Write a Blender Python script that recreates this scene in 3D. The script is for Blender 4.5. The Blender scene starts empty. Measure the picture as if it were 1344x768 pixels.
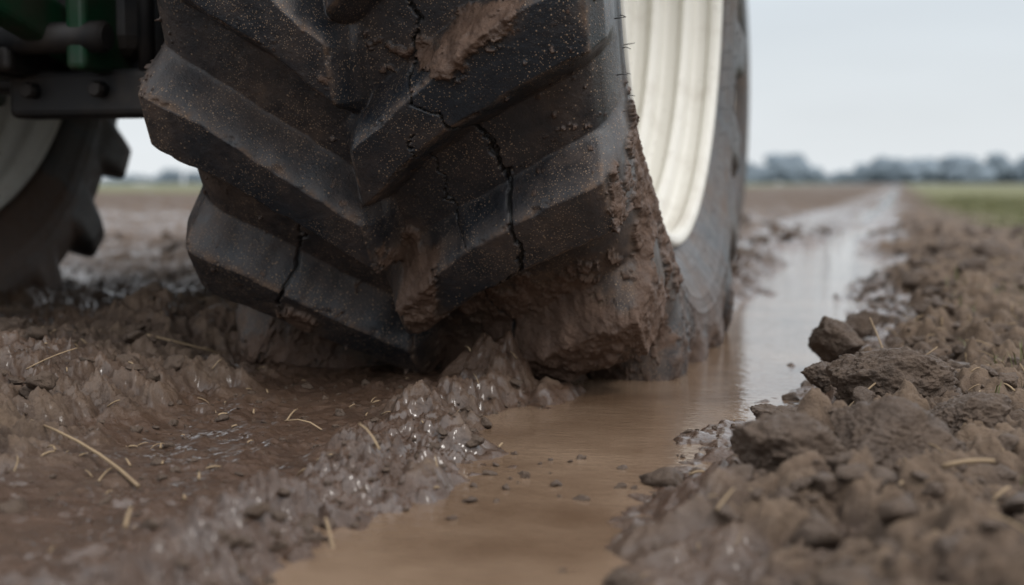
import bpy, bmesh, math, random
import numpy as np
from mathutils import Vector, Matrix
random.seed(5); rng=np.random.default_rng(7)
S=bpy.context.scene
# ------------------------------------------------------------ noise
def _h(ix,iy,iz,seed):
    a=(ix.astype(np.int64)*374761393+iy.astype(np.int64)*668265263+iz.astype(np.int64)*2147483647+seed*974711)&0xffffffff
    a=((a^(a>>13))*1274126177)&0xffffffff
    a=((a^(a>>16))*2246822519)&0xffffffff
    return ((a^(a>>15))&0xffffffff)>>8
def p2(x,y,seed=0):
    x=np.asarray(x,float);y=np.asarray(y,float)
    ix=np.floor(x);iy=np.floor(y);fx=x-ix;fy=y-iy
    u=fx*fx*fx*(fx*(fx*6-15)+10);v=fy*fy*fy*(fy*(fy*6-15)+10)
    z0=np.zeros(1,np.int64)
    def g(dx,dy):
        a=_h(ix+dx,iy+dy,z0,seed)*(2*np.pi/0xffffff)
        return np.cos(a)*(fx-dx)+np.sin(a)*(fy-dy)
    a=g(0,0);b=g(1,0);c=g(0,1);d=g(1,1)
    return ((a+(b-a)*u)+((c+(d-c)*u)-(a+(b-a)*u))*v)*1.5
def v3(x,y,z,seed=0):
    ix=np.floor(x);iy=np.floor(y);iz=np.floor(z);fx=x-ix;fy=y-iy;fz=z-iz
    u=fx*fx*(3-2*fx);v=fy*fy*(3-2*fy);w=fz*fz*(3-2*fz)
    def g(a,b,c): return _h(ix+a,iy+b,iz+c,seed)/0xffffff*2-1
    def l(a,b,t): return a+(b-a)*t
    return l(l(l(g(0,0,0),g(1,0,0),u),l(g(0,1,0),g(1,1,0),u),v),l(l(g(0,0,1),g(1,0,1),u),l(g(0,1,1),g(1,1,1),u),v),w)
def fbm3(x,y,z,sc,o,seed=0,gain=.5):
    s=0;a=1;t=0
    for i in range(o):
        s=s+a*v3(x*sc+i*17.3,y*sc+i*5.1,z*sc,seed+i);t+=a;a*=gain;sc*=2.03
    return s/t
def fbm2(x,y,sc,o,seed=0,gain=.5,bil=False):
    s=0;a=1;t=0
    for i in range(o):
        q=p2(x*sc+i*13.7,y*sc+i*7.7,seed+i)
        s=s+a*((.45-np.abs(q))*1.6 if bil else q);t+=a;a*=gain;sc*=2.07
    return s/t
def domes(x,y,size,seed,dens=.8):
    x=x/size;y=y/size
    ix=np.floor(x);iy=np.floor(y);z0=np.zeros(1,np.int64)
    out=np.zeros(np.broadcast(x,y).shape)
    for dx in(-1,0,1):
        for dy in(-1,0,1):
            a=_h(ix+dx,iy+dy,z0,seed)/0xffffff;b=_h(ix+dx,iy+dy,z0,seed+51)/0xffffff;c=_h(ix+dx,iy+dy,z0,seed+99)/0xffffff
            d2=(x-ix-dx-a)**2+(y-iy-dy-b)**2
            r=.3+.4*c
            hgt=np.clip(1-d2/r**2,0,1)**.9*r*((a*7.3+b*3.1)%1<dens)*(.6+.8*((a*5+c*9)%1))
            out=np.maximum(out,hgt)
    return out
def ss(a,b,x):
    t=np.clip((x-a)/(b-a),0,1);return t*t*(3-2*t)
# ------------------------------------------------------------ helpers
def grid_mesh(name,V,wrapi=False,wrapj=False,attrs={},extra=None):
    n,m=V.shape[:2]
    idx=np.arange(n*m).reshape(n,m)
    A=idx
    if wrapi:A=np.vstack([A,A[:1]])
    if wrapj:A=np.hstack([A,A[:,:1]])
    F=np.stack([A[:-1,:-1],A[:-1,1:],A[1:,1:],A[1:,:-1]],-1).reshape(-1,4)
    me=bpy.data.meshes.new(name)
    me.vertices.add(n*m);me.vertices.foreach_set('co',V.reshape(-1).astype(np.float32))
    nf=len(F);me.loops.add(nf*4);me.loops.foreach_set('vertex_index',F.reshape(-1).astype(np.int32))
    me.polygons.add(nf);me.polygons.foreach_set('loop_start',np.arange(0,nf*4,4,dtype=np.int32))
    me.polygons.foreach_set('use_smooth',np.ones(nf,bool))
    me.update(calc_edges=True)
    for k,a in attrs.items():
        at=me.attributes.new(k,'FLOAT','POINT');at.data.foreach_set('value',a.reshape(-1).astype(np.float32))
    return me
def poly_mesh(name,V,F,smooth=True):
    me=bpy.data.meshes.new(name);me.from_pydata([tuple(v) for v in V],[],[tuple(f) for f in F])
    if smooth: me.polygons.foreach_set('use_smooth',np.ones(len(me.polygons),bool))
    me.update();return me
def add(name,me,mat=None,parent=None,loc=(0,0,0)):
    o=bpy.data.objects.new(name,me);S.collection.objects.link(o);o.location=loc
    if mat and not me.materials: me.materials.append(mat)
    if parent:o.parent=parent
    return o
def empty(name,loc=(0,0,0)):
    o=bpy.data.objects.new(name,None);S.collection.objects.link(o);o.location=loc;o.empty_display_size=.1;return o
class M:
    def __init__(s,name):
        s.m=bpy.data.materials.new(name);s.m.use_nodes=True;s.t=s.m.node_tree;s.n=s.t.nodes;s.l=s.t.links
        s.b=s.n['Principled BSDF'];s.tc=s.n.new('ShaderNodeTexCoord').outputs['Object']
    def set(s,k,v):
        if hasattr(v,'links') : s.l.new(v,s.b.inputs[k])
        else: s.b.inputs[k].default_value=v
    def attr(s,k):
        a=s.n.new('ShaderNodeAttribute');a.attribute_name=k;return a.outputs['Fac']
    def noise(s,sc,d=4,r=.55,vec=None):
        a=s.n.new('ShaderNodeTexNoise');a.inputs['Scale'].default_value=sc;a.inputs['Detail'].default_value=d;a.inputs['Roughness'].default_value=r
        s.l.new(vec or s.tc,a.inputs['Vector']);return a.outputs['Fac']
    def vor(s,sc,out='Distance',vec=None):
        a=s.n.new('ShaderNodeTexVoronoi');a.inputs['Scale'].default_value=sc;s.l.new(vec or s.tc,a.inputs['Vector']);return a.outputs[out]
    def scale(s,v):
        a=s.n.new('ShaderNodeMapping');a.inputs['Scale'].default_value=v;s.l.new(s.tc,a.inputs['Vector']);return a.outputs[0]
    def mr(s,x,a,b,c=0,d=1):
        n=s.n.new('ShaderNodeMapRange');s.l.new(x,n.inputs[0])
        for i,v in enumerate((a,b,c,d)):n.inputs[i+1].default_value=v
        return n.outputs[0]
    def math(s,op,a,b=None):
        n=s.n.new('ShaderNodeMath');n.operation=op
        for i,v in enumerate((a,b)):
            if v is None:continue
            if hasattr(v,'links'):s.l.new(v,n.inputs[i])
            else:n.inputs[i].default_value=v
        return n.outputs[0]
    def mix(s,f,a,b):
        n=s.n.new('ShaderNodeMix');n.data_type='RGBA'
        for k,v in((0,f),(6,a),(7,b)):
            if hasattr(v,'links'):s.l.new(v,n.inputs[k])
            elif k==0:n.inputs[0].default_value=v
            else:n.inputs[k].default_value=(*v,1)
        return n.outputs[2]
    def bump(s,h,st,dist=.01,nrm=None):
        n=s.n.new('ShaderNodeBump');n.inputs['Strength'].default_value=st;n.inputs['Distance'].default_value=dist
        s.l.new(h,n.inputs['Height'])
        if nrm:s.l.new(nrm,n.inputs['Normal'])
        return n.outputs[0]
# ------------------------------------------------------------ terrain
CY=[.3,.95,1.25,1.42,1.65,2.04,2.5,3.3,4.9,7,10,17,60]
CC=[-.30,-.30,-.315,-.335,-.30,-.285,-.245,-.225,-.24,-.22,-.22,-.19,-.17]
CW=[.11,.115,.090,.125,.140,.150,.155,.165,.155,.14,.15,.13,.10]
def terrain(X,Y):
    X=np.asarray(X,float);Y=np.asarray(Y,float)
    r=np.hypot(X,Y);near=1-ss(6,22,r);mid=1-ss(40,150,r)
    xs=X+mid*(.034*p2(X*4,Y*4,1)+.024*p2(X*11,Y*11,2)+.010*p2(X*27,Y*27,3))+(.15*p2(X*0,Y*.45,4)+.08*p2(X*0+3,Y*1.1,6))*ss(2.6,4.5,r)
    c=np.interp(Y,CY,CC);hw=np.interp(Y,CY,CW)*(1+.75*p2(X*0,Y*.9,8)*ss(2.6,4,Y)+.15*p2(X*0,Y*4,9))
    q=(xs-c)/hw; d=np.abs(xs-c)-hw
    hr=np.interp(d,[0,.05,.11,.18,.3,.7,2],[0,.006,.020,.036,.034,.03,.03])
    hl=np.interp(d,[0,.03,.06,.09,.14,.3,.38,.45,.56,.8,1.5,3],[0,.010,.030,.022,.010,.010,.018,.042,.055,.044,.038,.03])
    inside=-.03*np.clip(1-q*q,0,1)
    h=np.where(d<0,inside,np.where(xs>c,hr,hl))
    left=(xs<c)
    track=np.where(left,ss(.08,.13,d)*(1-ss(.34,.43,d)),0)
    chan=ss(.03,-.02,d)
    lridge=np.where(left,ss(.01,.04,d)*(1-ss(.08,.13,d)),0)
    bank=np.where(left,ss(.34,.43,d),0)*near
    shore=np.where(~left,ss(-.02,.0,d)*(1-ss(.05,.12,d)),0)
    rough=np.clip(1-.93*track-.93*chan-.60*shore,0,1)
    rr=np.where(left,1.1,.52+.62*(1-ss(.2,.45,d)))
    rough=rough*rr
    wx=X+.014*p2(X*18,Y*18,21)+.004*p2(X*60,Y*60,25);wy=Y+.014*p2(X*18+9,Y*18,23)+.004*p2(X*60+7,Y*60,26)
    c1=domes(wx,wy,.12,31,.4);c2=domes(wx,wy,.05,32,.6);c3=domes(wx,wy,.024,33,.7);c4=domes(X,Y,.012,34,.8)
    f=fbm2(X,Y,7,4,40);bl=fbm2(X,Y,16,5,44,.60,True);bl2=fbm2(X,Y,44,4,48,.6)
    small=1-ss(3.5,7,r)
    kc=1-.62*lridge-.55*bank
    det=.034*c1+kc*(.028*c2+near*.013*c3)+small*.005*c4+.022*f+(.018+.012*(bank+lridge))*bl*near+small*(.006+.005*(bank+lridge))*bl2
    h=h+rough*mid*(det-.013)
    tr=.009*p2(X*5+Y*1.5,Y*3,70)+.005*p2(X*24,Y*5,71)+.005*fbm2(X,Y,26,3,72)+.0014*fbm2(X,Y,90,2,75)
    h=h+track*mid*(tr+.006*c3*ss(.05,.4,p2(X*6,Y*6,74))+.003*c4*ss(.0,.3,p2(X*9,Y*9,76)))
    h=h+.0040*small*fbm2(X,Y,45,3,80,.55)*(1-rough)*(1-track)
    isl=ss(.20,.48,p2(X*8+3,Y*5.5,85))*ss(.01,-.03,d)*small
    h=h+isl*(.012+.012*bl)*ss(-.11,-.02,d)
    isl2=ss(.22,.55,p2(X*4+3,Y*1.3,86))*ss(3.6,6,Y)*(1-ss(14,22,Y))*chan
    h=h+isl2*.045
    h=h-.060*np.exp(-(((X+.95)/.08)**2+((Y-1.92)/.15)**2))
    h=h+.028*np.exp(-(((X+1.0)/.10)**2+((Y-1.50)/.12)**2))+.03*np.exp(-(((X+1.18)/.12)**2+((Y-2.1)/.2)**2))
    h=h+.024*np.exp(-(((X+.50)/.11)**2+((Y-1.78)/.06)**2))*(1+1.*p2(X*30,Y*30,88))
    h=h+.016*np.exp(-(((X+.40)/.035)**2+((Y-1.42)/.06)**2))*(1+.8*p2(X*40,Y*40,89))
    fur=.018*np.sin((X+.15*p2(X*.5,Y*.15,90))*2*np.pi/.75)*ss(2.5,5,np.abs(X+.5))+.03*p2(X*1.3,Y*.35,91)*ss(4,9,r)
    h=h+fur*mid*(1-chan)*(1-.6*track)
    h=np.where((r>6)&(chan<.5),np.maximum(h,.004),h)
    wet=np.clip(ss(.032,.004,h)*.9+track*.9+.75*lridge+.5*bank+shore+.45*ss(.2,-.1,d)*near+isl2,0,1)*np.where(r>15,.6,1)
    wet=np.clip(wet+.45*p2(X*3,Y*3,95)+.2*p2(X*12,Y*12,97),0,1)*np.where(left,1,1-.85*ss(.16,.34,d))
    gr=ss(.2,.8,X-.62+.22*fbm2(X,Y,2.5,3,96)*2+.30*ss(2,6,Y)+.30*ss(6,14,Y))*ss(2.0,4.0,Y+X*.6)
    gr=np.maximum(gr,ss(30,38,Y)*ss(6,12,-X))
    cav=np.clip(.5+(.34*(c1-.15)+.9*(c2-.2)+.8*(c3-.22)+.6*bl+.25*f+.4*bl2)*.9,0,1)  # cavity shade: low between lumps, high on their tops
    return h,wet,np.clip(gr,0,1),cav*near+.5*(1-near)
az=np.radians(np.concatenate([np.linspace(-42,12,780,endpoint=False),np.linspace(12,318,120,endpoint=False)]))
rad=np.concatenate([np.linspace(.05,.72,24,endpoint=False),np.exp(np.arange(math.log(.72),math.log(2.6),.0021)),np.exp(np.arange(math.log(2.6),math.log(7),.005)),
    np.exp(np.arange(math.log(7),math.log(60),.014)),np.exp(np.arange(math.log(60),math.log(5000),.05))])
RR,AA=np.meshgrid(rad,az,indexing='ij')
GX=RR*np.sin(AA);GY=RR*np.cos(AA)
gh,gw,gg,gt=terrain(GX,GY)
me=grid_mesh('ground',np.stack([GX,GY,gh],-1),wrapj=True,attrs=dict(wet=gw,grass=gg,cavity_shade=gt))
g=M('mud_ground')
n1=g.noise(3,6);n2=g.noise(38,6,.65);n3=g.noise(300,4,.7);n4=g.noise(95,5,.65)
tone=g.math('MULTIPLY',g.mr(g.attr('cavity_shade'),.25,.85,.15,1.0),g.mr(n2,.3,.7,.5,1.3))  # shade in the hollows painted into the dry ground colour
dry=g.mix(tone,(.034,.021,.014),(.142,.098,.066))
wetc=g.mix(n2,(.036,.019,.0115),(.118,.070,.045))
wetm=g.attr('wet')
wv=g.math('MULTIPLY',wetm,g.mr(n1,.3,.6,.8,1.1));
col=g.mix(wv,dry,wetc)
crumb=g.math('MULTIPLY',g.mr(g.vor(75),.16,.08),g.mr(g.noise(14,3),.48,.62));crumb=g.math('MULTIPLY',crumb,g.mr(wetm,.5,.15))
col=g.mix(crumb,col,(.24,.175,.105))
grc=g.mix(g.noise(4,6,.7),(.06,.072,.022),(.17,.165,.065))
col=g.mix(g.math('MULTIPLY',g.attr('grass'),g.mr(n2,.3,.6,.6,1)),col,grc)
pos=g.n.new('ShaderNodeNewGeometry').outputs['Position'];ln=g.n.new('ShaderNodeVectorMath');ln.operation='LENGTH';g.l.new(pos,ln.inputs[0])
haze=g.mr(ln.outputs['Value'],30,900,0,.8)  # aerial haze painted into the ground colour by distance
col=g.mix(haze,col,(.22,.25,.26))
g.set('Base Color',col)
g.set('Roughness',g.math('ADD',g.mr(wv,.1,.9,.86,.30),g.mr(n4,.3,.7,-.06,.14)))
g.set('Specular IOR Level',.42)
g.set('Coat Weight',g.math('MULTIPLY',g.mr(wv,.30,.85,0,.9),g.mr(g.noise(22,5,.6),.42,.60,.15,1)));g.set('Coat Roughness',.10)
g.set('Normal',g.bump(n3,.5,.004,g.bump(n4,.7,.007,g.bump(n2,.4,.008))))
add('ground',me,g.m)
# ------------------------------------------------------------ water
wy=np.concatenate([np.linspace(-1,6,400),np.exp(np.linspace(math.log(6.05),math.log(90),160))])
wx=np.linspace(0,1,40)
WY,WX=np.meshgrid(wy,wx,indexing='ij')
cc=np.interp(WY,CY,CC);wid=np.interp(wy,[0,2.3,4,70],[.0,.0,.16,.16])[:,None]
X0=cc-np.interp(WY,CY,CW)-.085-wid;X1=cc+.30+wid
WXX=X0+(X1-X0)*WX
me=grid_mesh('puddle_water',np.stack([WXX,WY,np.zeros_like(WXX)],-1))
me.flip_normals()
w=M('muddy_water')
wn=w.noise(34,3,.5,w.scale((1,2.4,1)));wn2=w.noise(6,3);wn3=w.noise(120,2,.5)
w.set('Base Color',w.mix(w.mr(w.noise(4,5,.6),.35,.65),(.115,.072,.045),(.215,.148,.100)))
w.set('Roughness',.02);w.set('IOR',1.45)
w.set('Normal',w.bump(wn3,.04,.002,w.bump(wn,.20,.005,w.bump(wn2,.08,.008))))
add('puddle_water',me,w.m)
# ------------------------------------------------------------ tyre
WC=(-.62,2.33,.735)
NL=22;PITCH=2*math.pi/NL
T =[0,.5,.85,.93,1.0,1.15,1.3,1.4,1.6,1.8,1.92,2.0]
BR=[.800,.797,.787,.776,.764,.740,.71,.69,.65,.605,.575,.552]
BX=[0,.15,.238,.258,.270,.280,.286,.288,.287,.276,.262,.246]
LR=[.857,.854,.845,.840,.830,.785,.725,.69,.65,.605,.575,.552]
LX=[0,.15,.248,.270,.284,.296,.294,.288,.287,.276,.262,.246]
def smooth(a,k):
    ker=np.hanning(2*k+1);ker/=ker.sum();return np.convolve(np.pad(a,k,'edge'),ker,'valid')
CR1=[(12,-.575),(17.1,-.555),(19.5,-.54),(23.2,-.552),(25.2,-.542),(26.2,-.512),(30.3,-.476),(34.5,-.455),(38.5,-.441),(41.9,-.454),(43.9,-.499),(46,-.532),(50.2,-.516),(53,-.50)]
CR2=[(37.5,-.742),(41,-.756),(43,-.762),(45.5,-.79),(50,-.80)]
CR3=[(27,-.55),(29,-.55),(33,-.545),(36.5,-.54),(39,-.52)]
CR4=[(43.9,-.499),(45.5,-.47),(47.5,-.465)]
def poly_d(P,s,x):
    best=np.full(s.shape,9.)
    P=[(.85*math.radians(a),b-WC[0]) for a,b in P]
    for (s0,x0),(s1,x1) in zip(P[:-1],P[1:]):
        ds,dx=s1-s0,x1-x0;L=ds*ds+dx*dx
        t=np.clip(((s-s0)*ds+(x-x0)*dx)/L,0,1)
        best=np.minimum(best,np.hypot(s-s0-t*ds,x-x0-t*dx))
    return best
def build_tyre(name,dense):
    if dense:
        phi=np.radians(np.concatenate([np.linspace(-4,78,860,endpoint=False),np.linspace(78,356,560,endpoint=False)]))
        th=np.concatenate([np.linspace(0,.85,150,endpoint=False),np.linspace(.85,1.05,60,endpoint=False),np.linspace(1.05,1.4,44,endpoint=False),np.linspace(1.4,2,34)])
    else:
        phi=np.radians(np.linspace(0,360,800,endpoint=False))
        th=np.concatenate([np.linspace(0,1.05,80,endpoint=False),np.linspace(1.05,2,36)])
    t=np.concatenate([-th[::-1],th[1:]]);at=np.abs(t);sg=np.sign(t)
    tt=np.linspace(0,2,2001)
    br=np.interp(at,tt,smooth(np.interp(tt,T,BR),60));bx=np.interp(at,tt,smooth(np.interp(tt,T,BX),60))*sg
    lr=np.interp(at,tt,smooth(np.interp(tt,T,LR),20));lx=np.interp(at,tt,smooth(np.interp(tt,T,LX),20))*sg
    P,Tt=np.meshgrid(phi,t,indexing='ij')
    xx=np.broadcast_to(lx,P.shape)
    m=np.zeros(P.shape)
    jit=.005*v3(P*9,xx*12,xx*0,3)+.0018*v3(P*40,xx*45,xx*0,13)
    for side,nose in((-1,math.radians(40.5)),(1,math.radians(33))):
        over=.005 if side<0 else .03
        xo=xx*side+over
        k=np.clip(xo/(.29+over),0,1.0)
        drop=.205*(1-k)**1.4 - np.maximum(np.abs(Tt)-1,0)*.02
        drop=drop/.85
        pc=nose-.205/.85+drop
        dph=(P-pc+PITCH/2)%PITCH-PITCH/2
        slope=.205*1.4*(1-k)**.4/.30
        dd=np.abs(dph)*.85/np.sqrt(1+slope**2)+jit
        hwid=.023+.013*k
        mm=np.clip(1-(dd-hwid)/(.028+.010*k),0,1)
        mm=mm*np.clip(xo/.030+.2,0,1)
        m=np.maximum(m,mm)
    m0=m
    m=m*m*(3-2*m)*.65+m*.35
    R=br+(lr-br)*m;Xl=bx+(lx-bx)*m
    sn=np.sin(P)
    for rc in(.665,.640,.595,.583):
        Xl=Xl+np.sign(Tt)*.0022*np.exp(-((br-rc)/.0035)**2)*(np.abs(Tt)>1.3)
    bul=ss(.45,1,sn)*np.exp(-((br-.69)/.10)**2)
    Xl=Xl*(1+.11*bul)
    y=-R*np.cos(P);z=-R*sn
    s=.85*P
    dust=fbm3(Xl,y,z,7,4,11)
    crk=np.zeros(P.shape)
    if dense:
        jx=Xl+.006*v3(P*60,xx*70,xx*0,5)+.0025*v3(P*190,xx*200,xx*0,7);js=s+.006*v3(P*60,xx*70,xx*0+9,6)+.0025*v3(P*190,xx*200,xx*0+3,8)
        wv=.85+.6*v3(P*25,xx*20,xx*0,9)
        for C,wd in((CR1,.0023),(CR2,.0015),(CR3,.0006),(CR4,.0011)):
            dd=poly_d(C,js,jx);wdl=wd*wv
            crk=np.maximum(crk,1-ss(wdl*.7,wdl*1.7,dd))
        def blob(a,X,ra,rx,w=1): return w*np.exp(-(((np.degrees(P)-a)/ra)**2+((Xl+WC[0]-X)/rx)**2))
        bl=blob(43,-.60,5,.032,1.1)+blob(48,-.59,3.5,.026,.9)+blob(21.5,-.53,1.6,.05,.9)+blob(19.5,-.46,1.7,.045,1.0)+blob(16,-.41,3,.020,1.)
        bl+=blob(50,-.45,5,.075,.9)+blob(55,-.40,7,.06,1.)+blob(52,-.52,4,.05,.8)+blob(48.5,-.775,1.8,.022,1.)+blob(38,-.326,7,.007,.8)+blob(46,-.318,6,.010,.9)
        bl+=blob(24,-.90,1.6,.02,.6)+blob(58,-.33,6,.03,.9)+blob(60,-.80,4,.12,.9)+blob(58,-.60,3,.08,.8)
        n=fbm3(Xl,y,z,22,6,20,.68)
        mud=ss(.44,.54,bl*.85+1.15*n)*ss(.02,.2,bl)
        tread=ss(1.25,1.0,np.abs(Tt))
        low=ss(.88,.95,sn+.22*n)*(tread*.9+.1)
        wallmud=ss(.50,.62,ss(.80,1.0,sn)*.75+.9*n)*(1-tread)*ss(.55,.75,br)
        cr_=ss(.50,.62,fbm3(Xl,y,z,75,3,90,.6)+.16*(1-m)*ss(.3,.9,sn))*ss(0,.15,dust+.12)
        mud=np.maximum(np.maximum(mud,low),np.maximum(cr_*.8*tread,wallmud*.8))
        film=ss(.16,.95,bl*.95+.6*n+.34*ss(.5,.95,sn)*tread)
        lump=fbm3(Xl,y,z,70,4,30,.62);lump2=fbm3(Xl,y,z,32,3,35,.6)
        th_=mud*(.0022+.008*np.clip(lump+.25,0,1)+.009*np.clip(lump2+.1,0,1))
        R=R+th_*(np.abs(Tt)<1.02)+th_*.2*(np.abs(Tt)>=1.02);Xl=Xl+np.sign(Tt)*th_*.8*(np.abs(Tt)>1.0)
        R=R-crk*.007*(1-mud*.4)
        nick=np.clip(fbm3(Xl,y,z,55,4,92,.6)-.05,0,1)
        edge_=np.exp(-((m0-.93)/.13)**2)*(m0<.999)
        R=R-.010*nick*edge_*tread
        R=R+(1-mud)*(.0011*fbm3(Xl,y,z,30,3,50)+.0005*fbm3(Xl,y,z,160,3,52))
    else:
        film=ss(.1,.6,dust)
        mud=ss(.2,.4,dust+.6*ss(.6,.95,sn))
    z=-R*sn;y=-R*np.cos(P)
    edge=np.exp(-((m0-.95)/.12)**2)*(m0<.999)*(np.abs(Tt)<1.02)
    edge=np.maximum(edge,np.exp(-((np.abs(Tt)-1.0)/.025)**2)*(m0>.6))
    wall=ss(1.05,1.35,np.abs(Tt))
    V=np.stack([Xl,y,z],-1)
    return grid_mesh(name,V,wrapi=True,attrs=dict(mud=mud,crack=crk,edge=edge,lug=m,wall=wall,film=film))
rb=M('tyre_rubber')
r1=rb.noise(6,5,.6);r2=rb.noise(45,5,.65);r3=rb.noise(420,3,.6)
col=rb.mix(r2,(.006,.0088,.0125),(.015,.019,.025))
wallc=rb.mix(rb.noise(14,5,.65),(.034,.038,.043),(.075,.080,.084))
wallc=rb.mix(rb.mr(rb.noise(5,6,.7,rb.scale((1,1,1))),.5,.7,0,.6),wallc,(.11,.085,.065))
col=rb.mix(rb.attr('wall'),col,wallc)
dustf=rb.math('ADD',rb.mr(r1,.42,.68,0,.7),rb.math('MULTIPLY',rb.attr('edge'),rb.mr(r2,.38,.6,0,.8)))
dustf=rb.math('ADD',dustf,rb.mr(rb.attr('film'),0,1,0,.9))
dustf=rb.math('ADD',dustf,rb.mr(rb.attr('lug'),.0,.6,.16,0))
dustf=rb.math('MULTIPLY',dustf,rb.mr(r2,.3,.65,.25,1.))
n=rb.n.new('ShaderNodeClamp');rb.l.new(dustf,n.inputs[0]);dustf=n.outputs[0]
col=rb.mix(dustf,col,(.100,.065,.045))
def specks(sc,th,lo,hi,seedscale):
    d=rb.vor(sc);return rb.math('MULTIPLY',rb.mr(d,th,th*.6),rb.mr(rb.noise(seedscale,2),lo,hi))
sp=rb.math('MAXIMUM',specks(150,.20,.42,.56,9),specks(330,.27,.40,.54,14))
sp=rb.math('MAXIMUM',sp,specks(60,.085,.42,.52,5))
col=rb.mix(rb.math('MULTIPLY',sp,.85),col,(.27,.185,.12))
mudc=rb.mix(r2,(.040,.022,.014),(.150,.090,.060))
col=rb.mix(rb.attr('mud'),col,mudc)
col=rb.mix(rb.attr('crack'),col,(.0015,.0015,.0015))
rb.set('Base Color',col)
ro=rb.mr(r2,.3,.7,.30,.50);ro=rb.math('ADD',ro,rb.math('MULTIPLY',dustf,.28));rb.set('Roughness',ro)
rb.set('Specular IOR Level',.45)
r4=rb.noise(130,5,.7)
rb.set('Normal',rb.bump(rb.math('ADD',r3,rb.math('MULTIPLY',sp,.8)),.4,.0015,rb.bump(rb.math('MULTIPLY',r4,rb.mr(rb.attr('mud'),0,1,.18,1)),.6,.006)))
# ---- rim
cream=M('cream_rim_paint')
c2=cream.noise(9,5,.65);c3=cream.noise(70,4,.6)
cc_=cream.mix(cream.mr(c2,.50,.75,0,.45),(.66,.64,.58),(.36,.31,.25))
cs=cream.math('MULTIPLY',cream.mr(cream.vor(70),.13,.07),cream.mr(cream.noise(8,2),.45,.55))
cc_=cream.mix(cs,cc_,(.14,.10,.07))
cream.set('Base Color',cc_);cream.set('Roughness',cream.mr(c3,.3,.7,.40,.6))
cream.set('Normal',cream.bump(c3,.12,.002))
def lathe(name,prof,seg,ring=True):
    a=np.linspace(0,2*math.pi,seg,endpoint=False)
    pr=np.array(prof)
    V=np.stack([np.broadcast_to(pr[:,0],(seg,len(pr))),-np.outer(np.cos(a),pr[:,1]),-np.outer(np.sin(a),pr[:,1])],-1)
    return grid_mesh(name,V,wrapi=True)
def rounded(pts,r=.006,n=4):
    out=[pts[0]]
    for a,b,c in zip(pts[:-2],pts[1:-1],pts[2:]):
        a,b,c=map(np.array,(a,b,c));u=a-b;v=c-b;lu=np.linalg.norm(u);lv=np.linalg.norm(v);k=min(r,lu*.45,lv*.45)
        p=b+u/lu*k;q=b+v/lv*k
        for i in range(n+1):
            t=i/n;out.append(tuple((1-t)**2*p+2*t*(1-t)*b+t*t*q))
    out.append(pts[-1]);return out
half=[(.232,.558),(.262,.564),(.275,.555),(.270,.538),(.252,.536),(.246,.546),(.222,.546),(.214,.520),(.200,.512),(.192,.524),(.165,.526),(.157,.500),(.142,.490),(.134,.504),(.108,.504),(.098,.474),(.080,.466),(.070,.476),(.045,.474),(.035,.455),(.02,.454)]
full=rounded([(x,r) for x,r in half]+[(-x,r) for x,r in half[::-1]],.009,5)
disc=rounded([(.045,.476),(.020,.44),(.000,.35),(-.01,.25),(.02,.20),(.02,.13),(.07,.125),(.07,.001)])
disc2=rounded([(.030,.475),(.005,.44),(-.015,.35),(-.025,.25),(.005,.20),(.005,.13),(-.08,.125),(-.08,.001)])
def wheel(loc,dense,name):
    e=empty(name,loc)
    add('tyre',build_tyre('tyre',dense),rb.m,e)
    add('rim',lathe('rim',full,256),cream.m,e)
    add('rim_disc',lathe('rim_disc',disc,192),cream.m,e)
    add('rim_disc_back',lathe('rim_disc_back',disc2,192),cream.m,e)
    bm=bmesh.new()
    for i in range(10):
        a=i*math.pi/5
        mt=Matrix.Translation((.028,.165*math.cos(a),.165*math.sin(a)))@Matrix.Rotation(math.pi/2,4,'Y')
        bmesh.ops.create_cone(bm,cap_ends=True,segments=6,radius1=.016,radius2=.014,depth=.03,matrix=mt)
    mb=bpy.data.meshes.new('wheel_nuts');bm.to_mesh(mb);add('wheel_nuts',mb,blk.m,e)
    return e
blk=M('black_metal')
b2=blk.noise(12,5,.6);blk.set('Base Color',blk.mix(blk.mr(b2,.45,.7,0,.7),(.008,.008,.009),(.05,.037,.028)));blk.set('Roughness',.55);blk.set('Normal',blk.bump(b2,.2,.004))
grn=M('green_paint')
b3=grn.noise(10,5,.6);grn.set('Base Color',grn.mix(grn.mr(b3,.42,.66,0,.85),(.006,.050,.020),(.045,.036,.027)));grn.set('Roughness',.45);grn.set('Normal',grn.bump(b3,.1,.004))
w1=wheel(WC,True,'tractor_wheel')
w2=wheel((-2.08,2.36,.735),False,'tractor_wheel')
V=[];F=[]
def stalk(V,F,p0,p1,r0,r1,bend=(0,0,0),seg=4,sides=4):
    p0=np.array(p0,float);p1=np.array(p1,float);d=p1-p0;L=np.linalg.norm(d);d/=L
    u=np.cross(d,(0,0,1.)) if abs(d[2])<.9 else np.cross(d,(1.,0,0));u/=np.linalg.norm(u);v=np.cross(d,u)
    b=len(V)
    for i in range(seg+1):
        t=i/seg;c=p0+(p1-p0)*t+np.array(bend)*4*t*(1-t);r=r0+(r1-r0)*t
        for k in range(sides):
            a=2*math.pi*k/sides;V.append(c+r*(math.cos(a)*u+math.sin(a)*v))
    for i in range(seg):
        for k in range(sides):
            k2=(k+1)%sides;F.append((b+i*sides+k,b+i*sides+k2,b+(i+1)*sides+k2,b+(i+1)*sides+k))
    F.append(tuple(b+k for k in range(sides))[::-1]);F.append(tuple(b+seg*sides+k for k in range(sides)))
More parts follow.
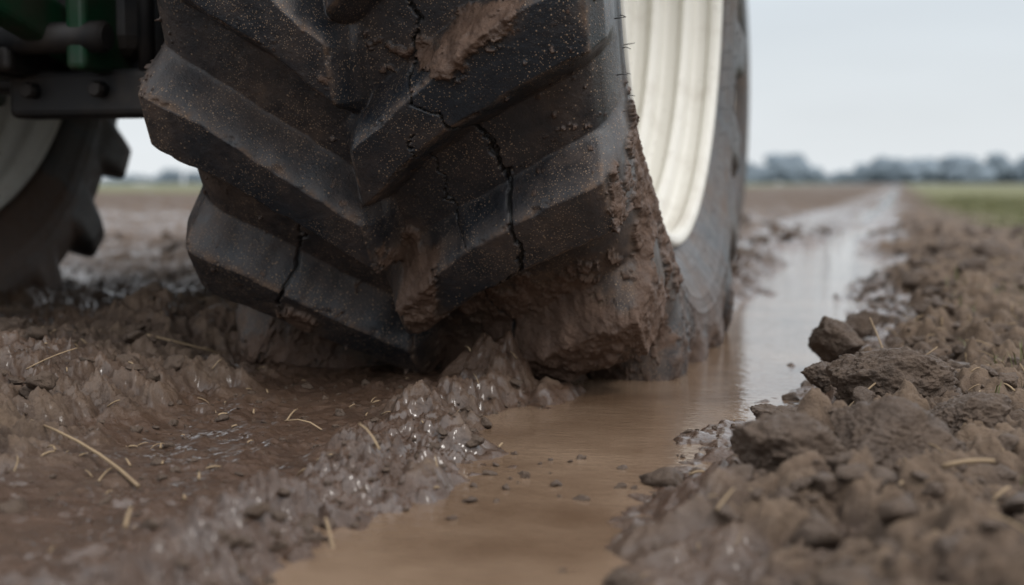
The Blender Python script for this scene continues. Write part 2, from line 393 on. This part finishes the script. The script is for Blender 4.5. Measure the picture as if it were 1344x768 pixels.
for rr_,xx_ in((.600,.274),(.70,.286),(.655,.286)):
    for i in range(80):
        a=math.radians(i*4.5+random.uniform(-.9,.9));L=random.uniform(.008,.02)
        p=np.array((xx_,-rr_*math.cos(a),-rr_*math.sin(a)));q=p+np.array((L,-random.uniform(-.004,.004),random.uniform(-.004,.003)))
        stalk(V,F,p,q,.0009,.0005,(0,0,random.uniform(-.002,.002)),2,3)
add('vent_hairs',poly_mesh('vent_hairs',V,F),blk.m,w1)
cu=bpy.data.curves.new('size_mark','FONT');cu.body='R 38';cu.size=.065;cu.extrude=.0015;cu.align_x='CENTER'
to=bpy.data.objects.new('tmp',cu);S.collection.objects.link(to);bpy.context.view_layer.update()
me=bpy.data.meshes.new_from_object(to);bpy.data.objects.remove(to)
TT=np.linspace(0,2,400)
for v in me.vertices:
    c=v.co.copy();rr_=.61+c.y;ph=math.radians(70)+c.x/.63
    xb=np.interp(-rr_,-np.interp(TT,T,BR),np.interp(TT,T,BX))
    v.co=(xb*1.03+.0015+c.z,-rr_*math.cos(ph),-rr_*math.sin(ph))
me.materials.clear();add('size_mark',me,rb.m,w1)
# ------------------------------------------------------------ tractor body
tr=empty('tractor',(-1.38,2.4,0))
def part(name,loc,dim,mat,bev=.012,rot=(0,0,0)):
    bm=bmesh.new();bmesh.ops.create_cube(bm,size=1)
    for v in bm.verts:v.co=Vector((v.co.x*dim[0],v.co.y*dim[1],v.co.z*dim[2]))
    bmesh.ops.bevel(bm,geom=bm.edges[:],offset=bev,segments=3,affect='EDGES',profile=.5)
    me=bpy.data.meshes.new(name);bm.to_mesh(me);bm.free()
    o=add(name,me,mat,tr);o.location=Vector(loc)-tr.location;o.rotation_euler=rot;return o
def cyl(name,loc,r,L,mat,axis='X',seg=40,r2=None):
    bm=bmesh.new();R_=Matrix.Rotation(math.pi/2,4,'Y') if axis=='X' else (Matrix.Rotation(math.pi/2,4,'X') if axis=='Y' else Matrix.Identity(4))
    bmesh.ops.create_cone(bm,cap_ends=True,segments=seg,radius1=r,radius2=r2 or r,depth=L,matrix=R_)
    bmesh.ops.bevel(bm,geom=[e for e in bm.edges if len(e.link_faces)==2 and e.calc_face_angle(0)>1],offset=min(.006,r*.2),segments=2,affect='EDGES')
    for f in bm.faces:f.smooth=len(f.verts)==4
    me=bpy.data.meshes.new(name);bm.to_mesh(me);bm.free()
    o=add(name,me,mat,tr);o.location=Vector(loc)-tr.location;return o
cyl('rear_axle',(-1.35,2.33,.735),.11,1.26,blk.m)
cyl('axle_trumpet_r',(-1.04,2.33,.735),.15,.16,grn.m);cyl('axle_trumpet_l',(-1.68,2.33,.735),.15,.16,grn.m)
part('transmission_housing',(-1.38,2.75,.80),(.46,1.5,.66),blk.m,.04)
part('engine_frame',(-1.38,4.4,.85),(.40,2.0,.42),blk.m,.03)
part('hood',(-1.38,4.5,1.35),(.66,2.2,.55),grn.m,.08)
part('unseen_cab_floor',(-1.38,2.6,1.25),(1.1,1.5,.12),blk.m,.03)  # cab underside out of frame, added to block light from above
part('hitch_frame',(-1.30,2.12,.56),(.62,.10,.26),blk.m,.015)
part('hitch_crossbar',(-1.14,2.02,.420),(.46,.07,.075),blk.m,.012)
part('hitch_shield',(-1.06,2.06,.53),(.26,.03,.22),blk.m,.01)
part('link_bracket',(-1.20,1.99,.60),(.035,.16,.30),grn.m,.01)
part('link_bracket_b',(-1.33,1.99,.60),(.035,.16,.30),blk.m,.01)
part('lower_link_arm',(-1.27,1.92,.53),(.045,.5,.075),grn.m,.012,(math.radians(-14),0,0))
part('lower_link_arm_b',(-1.60,1.95,.52),(.05,.70,.085),grn.m,.012,(math.radians(-10),0,0))
part('drawbar',(-1.38,1.95,.47),(.09,.6,.05),blk.m,.01)
part('side_plate',(-1.03,2.10,.57),(.05,.24,.24),blk.m,.015,(0,math.radians(8),0))
cyl('lift_rod',(-1.27,1.86,.72),.022,.42,grn.m,'Z');cyl('hydraulic_hose',(-1.13,2.00,.62),.013,.4,blk.m,'Z')
for i,(bx_,bz_) in enumerate(((-1.065,.50),(-1.065,.59),(-1.10,.425),(-1.2,.425),(-1.32,.425))):
    cyl('bolt_%d'%(i+1),(bx_,1.975 if bz_<.45 else 2.04,bz_),.014,.03,blk.m,'Y',6)
cyl('link_pin',(-1.255,1.93,.50),.024,.20,blk.m)
for nm,xc in(('unseen_fender_r',-.68),('unseen_fender_l',-2.06)):  # fenders out of frame, added to block skylight above the tyres
    a=np.radians(np.linspace(42,160,50));xs_=np.linspace(-.28,.28,5)
    Aa,Xx=np.meshgrid(a,xs_,indexing='ij')
    V=np.stack([Xx+xc-tr.location.x,-1.0*np.cos(Aa)+2.33-tr.location.y,1.0*np.sin(Aa)+.80-tr.location.z],-1)
    o=add(nm,grid_mesh(nm,V),grn.m,tr);md=o.modifiers.new('t','SOLIDIFY');md.thickness=.012
for nm,xc in(('front_tyre_r',-.76),('front_tyre_l',-2.0)):
    prof=rounded([(.15,.33),(.2,.40),(.2,.55),(.17,.62),(-.17,.62),(-.2,.55),(-.2,.40),(-.15,.33)],.03)
    o=add(nm,lathe(nm,prof,96),rb.m,tr);o.location=Vector((xc,5.0,.60))-tr.location
    o=add(nm.replace('tyre','rim'),lathe(nm+'rim',rounded([(.16,.34),(.10,.32),(.04,.30),(.03,.1),(.03,.001)],.01),96),cream.m,tr);o.location=Vector((xc,5.0,.60))-tr.location
# ------------------------------------------------------------ clods
cm=M('soil_clod')
q1=cm.noise(30,6,.65);q2=cm.noise(240,4,.7);q3=cm.noise(90,5,.65)
cm.set('Base Color',cm.mix(q1,(.034,.021,.014),(.135,.092,.063)));cm.set('Roughness',cm.mr(q1,.3,.7,.40,.82));cm.set('Specular IOR Level',.42);cm.set('Normal',cm.bump(q2,.6,.004,cm.bump(q3,.8,.007,cm.bump(q1,.4,.008))))
def hgt(x,y): return float(terrain(np.array([x]),np.array([y]))[0][0])
def clod_verts(sub,dim,seed,rough=.3,planes=16):
    bm=bmesh.new();bmesh.ops.create_icosphere(bm,subdivisions=sub,radius=1)
    P=np.array([v.co[:] for v in bm.verts]);F=[[v.index for v in f.verts] for f in bm.faces];bm.free()
    rg=np.random.default_rng(seed);N=rg.normal(size=(planes,3));N/=np.linalg.norm(N,axis=1)[:,None];D=rg.uniform(.62,1.0,planes)
    c=P@N.T;q=np.where(c>.05,D/np.maximum(c,.05),9);rad_=np.minimum(np.sort(q,1)[:,0],1.25)
    n=rough*(.55*fbm3(P[:,0]+seed,P[:,1],P[:,2],1.6,2,seed)+.5*fbm3(P[:,0],P[:,1]+seed,P[:,2],4,4,seed+4,.65))
    if sub>4:n=n+.12*fbm3(P[:,0],P[:,1]+seed,P[:,2]*.6,12,5,seed+9,.72)
    return P*(rad_*(1+n))[:,None]*np.array(dim),F
def big(name,x,y,dim,seed,rz=0,lift=.5):
    P,F=clod_verts(6,dim,seed)
    c,s=math.cos(rz),math.sin(rz);P=P@np.array([[c,s,0],[-s,c,0],[0,0,1]])
    add(name,poly_mesh(name,P,F),cm.m,None,(x,y,.028+dim[2]*lift))
big('soil_clod',.000,1.68,(.088,.060,.044),3,.15,.6)
big('soil_clod',-.090,2.14,(.042,.036,.034),8,0,.6)
big('soil_clod',-.085,1.25,(.060,.045,.030),12,.4,.45)
big('soil_clod',-.005,1.31,(.060,.048,.040),14,.2,.45)
big('soil_clod',.07,1.50,(.05,.04,.026),15,.9,.4)
big('soil_clod',-.08,1.82,(.035,.03,.022),16,.9,.4)
big('soil_clod',-.06,2.5,(.045,.03,.026),17,.9,.3)
big('soil_clod',-1.02,1.52,(.06,.05,.030),18,.4,.8)
big('soil_clod',-.12,1.52,(.030,.022,.016),19,.1,.1)
big('soil_clod',-1.22,1.75,(.07,.05,.035),22,.7,.8)
base=[clod_verts(3,(1,1,.8),20+i,.5,12) for i in range(10)]
b=0
xs_=[];ys_=[];sz_=[];wt=[]
U=random.uniform
def scat(n,xf,yf,sf,w_=0):
    for i in range(n):
        xs_.append(xf());ys_.append(yf());sz_.append(sf());wt.append(w_)
scat(1200,lambda:random.gauss(.0,.09),lambda:U(.8,5)**1.0,lambda:min(.026,.002+random.expovariate(1/.0042)))
scat(1700,lambda:U(.0,1.0),lambda:U(.9,5),lambda:min(.016,.0015+random.expovariate(1/.0026)))
scat(700,lambda:random.gauss(-1.08,.15),lambda:U(1.0,3.2),lambda:min(.028,.0015+random.expovariate(1/.0040)))
scat(330,lambda:random.gauss(-.45,.03),lambda:U(.85,1.75),lambda:min(.010,.001+random.expovariate(1/.0018)))
scat(260,lambda:U(-.85,-.5),lambda:U(.9,1.8),lambda:min(.008,.001+random.expovariate(1/.0014)))
scat(900,lambda:U(-3.5,1.5),lambda:U(3.2,9),lambda:min(.045,.006+random.expovariate(1/.011)))
scat(26,lambda:random.gauss(-.345,.03),lambda:random.gauss(1.27,.07),lambda:U(.0015,.006),1)
scat(30,lambda:random.gauss(-.20,.03),lambda:U(.9,1.6),lambda:U(.001,.005),1)
hs=terrain(np.array(xs_),np.array(ys_))[0]
Ps=[];Fs=[]
for x,y,s_,h_,w_ in zip(xs_,ys_,sz_,hs,wt):
    if h_<-.002:
        if not w_:continue
        h_=0
    if -.95<x<-.25 and 1.75<y<3.2:continue
    P,F=base[random.randrange(10)]
    a=U(0,6.28);c,s=math.cos(a),math.sin(a);ti=U(-.6,.6);ct,st_=math.cos(ti),math.sin(ti)
    Q=(P*np.array([U(.8,1.5),U(.7,1.2),U(.6,1.)])*s_)@np.array([[1,0,0],[0,ct,st_],[0,-st_,ct]])@np.array([[c,s,0],[-s,c,0],[0,0,1]])+np.array([x,y,h_+s_*.15])
    Ps.append(Q);Fs.append(np.array(F)+b);b+=len(P)
P=np.vstack(Ps);F=np.vstack(Fs)
me=bpy.data.meshes.new('soil_crumbs');me.vertices.add(len(P));me.vertices.foreach_set('co',P.reshape(-1).astype(np.float32))
me.loops.add(len(F)*3);me.loops.foreach_set('vertex_index',F.reshape(-1).astype(np.int32));me.polygons.add(len(F));me.polygons.foreach_set('loop_start',np.arange(0,len(F)*3,3,dtype=np.int32));me.polygons.foreach_set('use_smooth',np.ones(len(F),bool));me.update(calc_edges=True)
add('soil_crumbs',me,cm.m)
# ------------------------------------------------------------ straw
st=M('straw');s1=st.noise(18,3);st.set('Base Color',st.mix(s1,(.13,.085,.048),(.40,.29,.17)));st.set('Roughness',.7)
V=[];F=[]
def lay(x,y,L,a,r=.0012,tilt=None,bend=.0):
    dx,dy=L/2*math.cos(a),L/2*math.sin(a)
    h0=hgt(x-dx,y-dy);h1=hgt(x+dx,y+dy);hm=hgt(x,y)
    lift=max(0,hm-(h0+h1)/2)+r*1.5
    stalk(V,F,(x-dx,y-dy,h0+lift),(x+dx,y+dy,h1+lift+(tilt or 0)),r,r*.7,(bend*math.sin(a),-bend*math.cos(a),.002),5,5)
lay(-.755,1.197,.25,2.53,.0020,.004,.008);lay(-.70,1.15,.06,1.9,.0010)
lay(-1.03,1.90,.12,.45,.0018,.012,.006);lay(-.95,1.45,.06,.9,.001,.02)
lay(-.425,1.02,.05,2.1,.0014,.012);lay(-.56,.95,.045,2.0,.0018,.012)
lay(-.02,2.0,.10,1.9,.0014,.05);lay(-.03,1.62,.07,.8,.0016,.03);lay(.06,1.22,.05,.6,.0024,.012);lay(.02,1.86,.07,.5,.0012,.02)
pts=[]
for i in range(1500):
    z=random.random()
    if z<.86:x=U(-.02,.9);y=U(.85,5)
    elif z<.94:x=random.gauss(-1.1,.2);y=U(1.0,3)
    else:x=U(-.85,-.1);y=U(.85,1.8)
    pts.append((x,y,U(0,math.pi),min(.05,.004+random.expovariate(1/.010))))
pa=np.array(pts)
h0=terrain(pa[:,0]-pa[:,3]/2*np.cos(pa[:,2]),pa[:,1]-pa[:,3]/2*np.sin(pa[:,2]))[0];h1=terrain(pa[:,0]+pa[:,3]/2*np.cos(pa[:,2]),pa[:,1]+pa[:,3]/2*np.sin(pa[:,2]))[0];hm=terrain(pa[:,0],pa[:,1])[0]
for (x,y,a,L),a0,a1,am in zip(pts,h0,h1,hm):
    if am<.002:continue
    r=U(.0005,.0016);lf=max(0,am-(a0+a1)/2)+r;dx,dy=L/2*math.cos(a),L/2*math.sin(a)
    stalk(V,F,(x-dx,y-dy,a0+lf),(x+dx,y+dy,a1+lf+U(0,.3)*L),r,r*.6,(U(-.1,.1)*L,U(-.1,.1)*L,.1*L),3,4)
add('straw',poly_mesh('straw',V,F),st.m)
# ------------------------------------------------------------ grass
gm=M('grass');g1=gm.noise(1.5,4);gm.set('Base Color',gm.mix(g1,(.05,.068,.020),(.19,.175,.07)));gm.set('Roughness',.6)
N=60000
gy=2.2+rng.random(N)**1.6*22;gx=rng.random(N)*(.4+gy*.35)+.15
near=rng.random(2500);gx[:2500]=.10+near*.6;gy[:2500]=1.1+rng.random(2500)*2.4
hh,_,gr_,_=terrain(gx,gy)
keep=(rng.random(N)<gr_*1.0+.0);cl=p2(gx*9,gy*9,5)
keep[:2500]=cl[:2500]>.22
gx=gx[keep];gy=gy[keep];hh=hh[keep];n=len(gx)
L=rng.uniform(.008,.030,n)*(1+gy/14);a=rng.random(n)*6.28;lean=rng.uniform(.1,.9,n);wd=.0007+.0009*gy/4
d=np.stack([np.cos(a),np.sin(a)],1);p=np.stack([-d[:,1],d[:,0]],1)
B=np.stack([gx,gy],1)
def v_(xy,z):return np.column_stack([xy,z])
v0=v_(B-p*wd[:,None],hh-.002);v1=v_(B+p*wd[:,None],hh-.002)
m0=B+d*(L*lean*.35)[:,None];v2=v_(m0+p*wd[:,None]*.8,hh+L*.55);v3_=v_(m0-p*wd[:,None]*.8,hh+L*.55)
tp=v_(B+d*(L*lean)[:,None],hh+L*(1-.3*lean))
P=np.stack([v0,v1,v2,v3_,tp],1).reshape(-1,3);i5=np.arange(n)*5
Fq=[(k,k+1,k+2,k+3) for k in i5]+[(k+3,k+2,k+4) for k in i5]
add('grass',poly_mesh('grass',P,Fq,False),gm.m)
# ------------------------------------------------------------ distant trees
tm=M('hazed_foliage');t1=tm.noise(.15,4);tm.set('Base Color',tm.mix(t1,(.18,.22,.25),(.24,.28,.31)));tm.set('Roughness',1);tm.set('Specular IOR Level',0)  # blue-grey aerial haze painted into the foliage colour
Ps=[];Fs=[];b=0
base=[clod_verts(2,(1,1,1),60+i,.45) for i in range(6)]
for i in range(1100):
    azd=U(-70,60);dist=U(820,1150)
    prof=.8+.5*float(p2(np.array([azd*.35]),np.array([.3]),77)[0])+.35*float(p2(np.array([azd*1.3]),np.array([.7]),78)[0])
    Hh=max(4,16*prof*U(.7,1.15))*(.45 if azd<-12 else 1)
    a=math.radians(azd);x,y=dist*math.sin(a),dist*math.cos(a)
    for k in range(4):
        P,F=base[random.randrange(6)];s_=Hh*U(.22,.40)
        Q=P*np.array([s_*U(1.0,1.8),s_,s_])+np.array([x+U(-7,7),y,Hh*U(.2,.75)])
        Ps.append(Q);Fs+= [tuple(int(q)+b for q in f) for f in F];b+=len(P)
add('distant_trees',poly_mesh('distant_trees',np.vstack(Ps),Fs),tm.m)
# ------------------------------------------------------------ world, sun
W=bpy.data.worlds.new('World');S.world=W;W.use_nodes=True;nt=W.node_tree;bg=nt.nodes['Background']
sky=nt.nodes.new('ShaderNodeTexSky');sky.sky_type='NISHITA';sky.sun_disc=False
EL,AZ=math.radians(52),math.radians(115)
sky.sun_elevation=EL;sky.sun_rotation=AZ;sky.dust_density=4
tc=nt.nodes.new('ShaderNodeTexCoord');sp_=nt.nodes.new('ShaderNodeSeparateXYZ');nt.links.new(tc.outputs['Generated'],sp_.inputs[0])
cr=nt.nodes.new('ShaderNodeValToRGB');nt.links.new(sp_.outputs['Z'],cr.inputs[0])
e=cr.color_ramp.elements;e[0].position=0;e[0].color=(.44,.460,.472,1);e[1].position=1;e[1].color=(.95,.97,1.0,1)
x=e.new(.12);x.color=(.350,.380,.405,1);x=e.new(.35);x.color=(.60,.625,.66,1)
ns=nt.nodes.new('ShaderNodeTexNoise');ns.inputs['Scale'].default_value=2.2;ns.inputs['Detail'].default_value=4
mp=nt.nodes.new('ShaderNodeMapping');mp.inputs['Scale'].default_value=(1,1,5);nt.links.new(tc.outputs['Generated'],mp.inputs[0]);nt.links.new(mp.outputs[0],ns.inputs['Vector'])
mrn=nt.nodes.new('ShaderNodeMapRange');nt.links.new(ns.outputs['Fac'],mrn.inputs[0]);mrn.inputs[1].default_value=.3;mrn.inputs[2].default_value=.7;mrn.inputs[3].default_value=19;mrn.inputs[4].default_value=22
vm=nt.nodes.new('ShaderNodeVectorMath');vm.operation='SCALE';nt.links.new(cr.outputs[0],vm.inputs[0]);nt.links.new(mrn.outputs[0],vm.inputs['Scale'])
mx=nt.nodes.new('ShaderNodeMix');mx.data_type='RGBA';mx.inputs[0].default_value=.90
nt.links.new(sky.outputs[0],mx.inputs[6]);nt.links.new(vm.outputs[0],mx.inputs[7]);nt.links.new(mx.outputs[2],bg.inputs[0])
bg.inputs[1].default_value=.1
sl=bpy.data.lights.new('sun','SUN');sl.energy=1.3;sl.angle=math.radians(12);sl.color=(1,.96,.91)
so=bpy.data.objects.new('sun',sl);S.collection.objects.link(so)
dv=Vector((math.cos(EL)*math.sin(AZ),math.cos(EL)*math.cos(AZ),math.sin(EL)));so.rotation_euler=dv.to_track_quat('Z','Y').to_euler();so.location=dv*10
# ------------------------------------------------------------ camera
cd=bpy.data.cameras.new('camera');co_=bpy.data.objects.new('camera',cd);S.collection.objects.link(co_)
cd.lens=50;cd.sensor_width=36;cd.clip_start=.02;cd.clip_end=9000
co_.location=(0,0,.28);co_.rotation_euler=(math.radians(90-4.4),0,math.radians(15.2))
cd.dof.use_dof=True;cd.dof.focus_distance=1.60;cd.dof.aperture_fstop=3.5
S.camera=co_
S.view_settings.view_transform='Standard';S.view_settings.look='None';S.view_settings.exposure=0
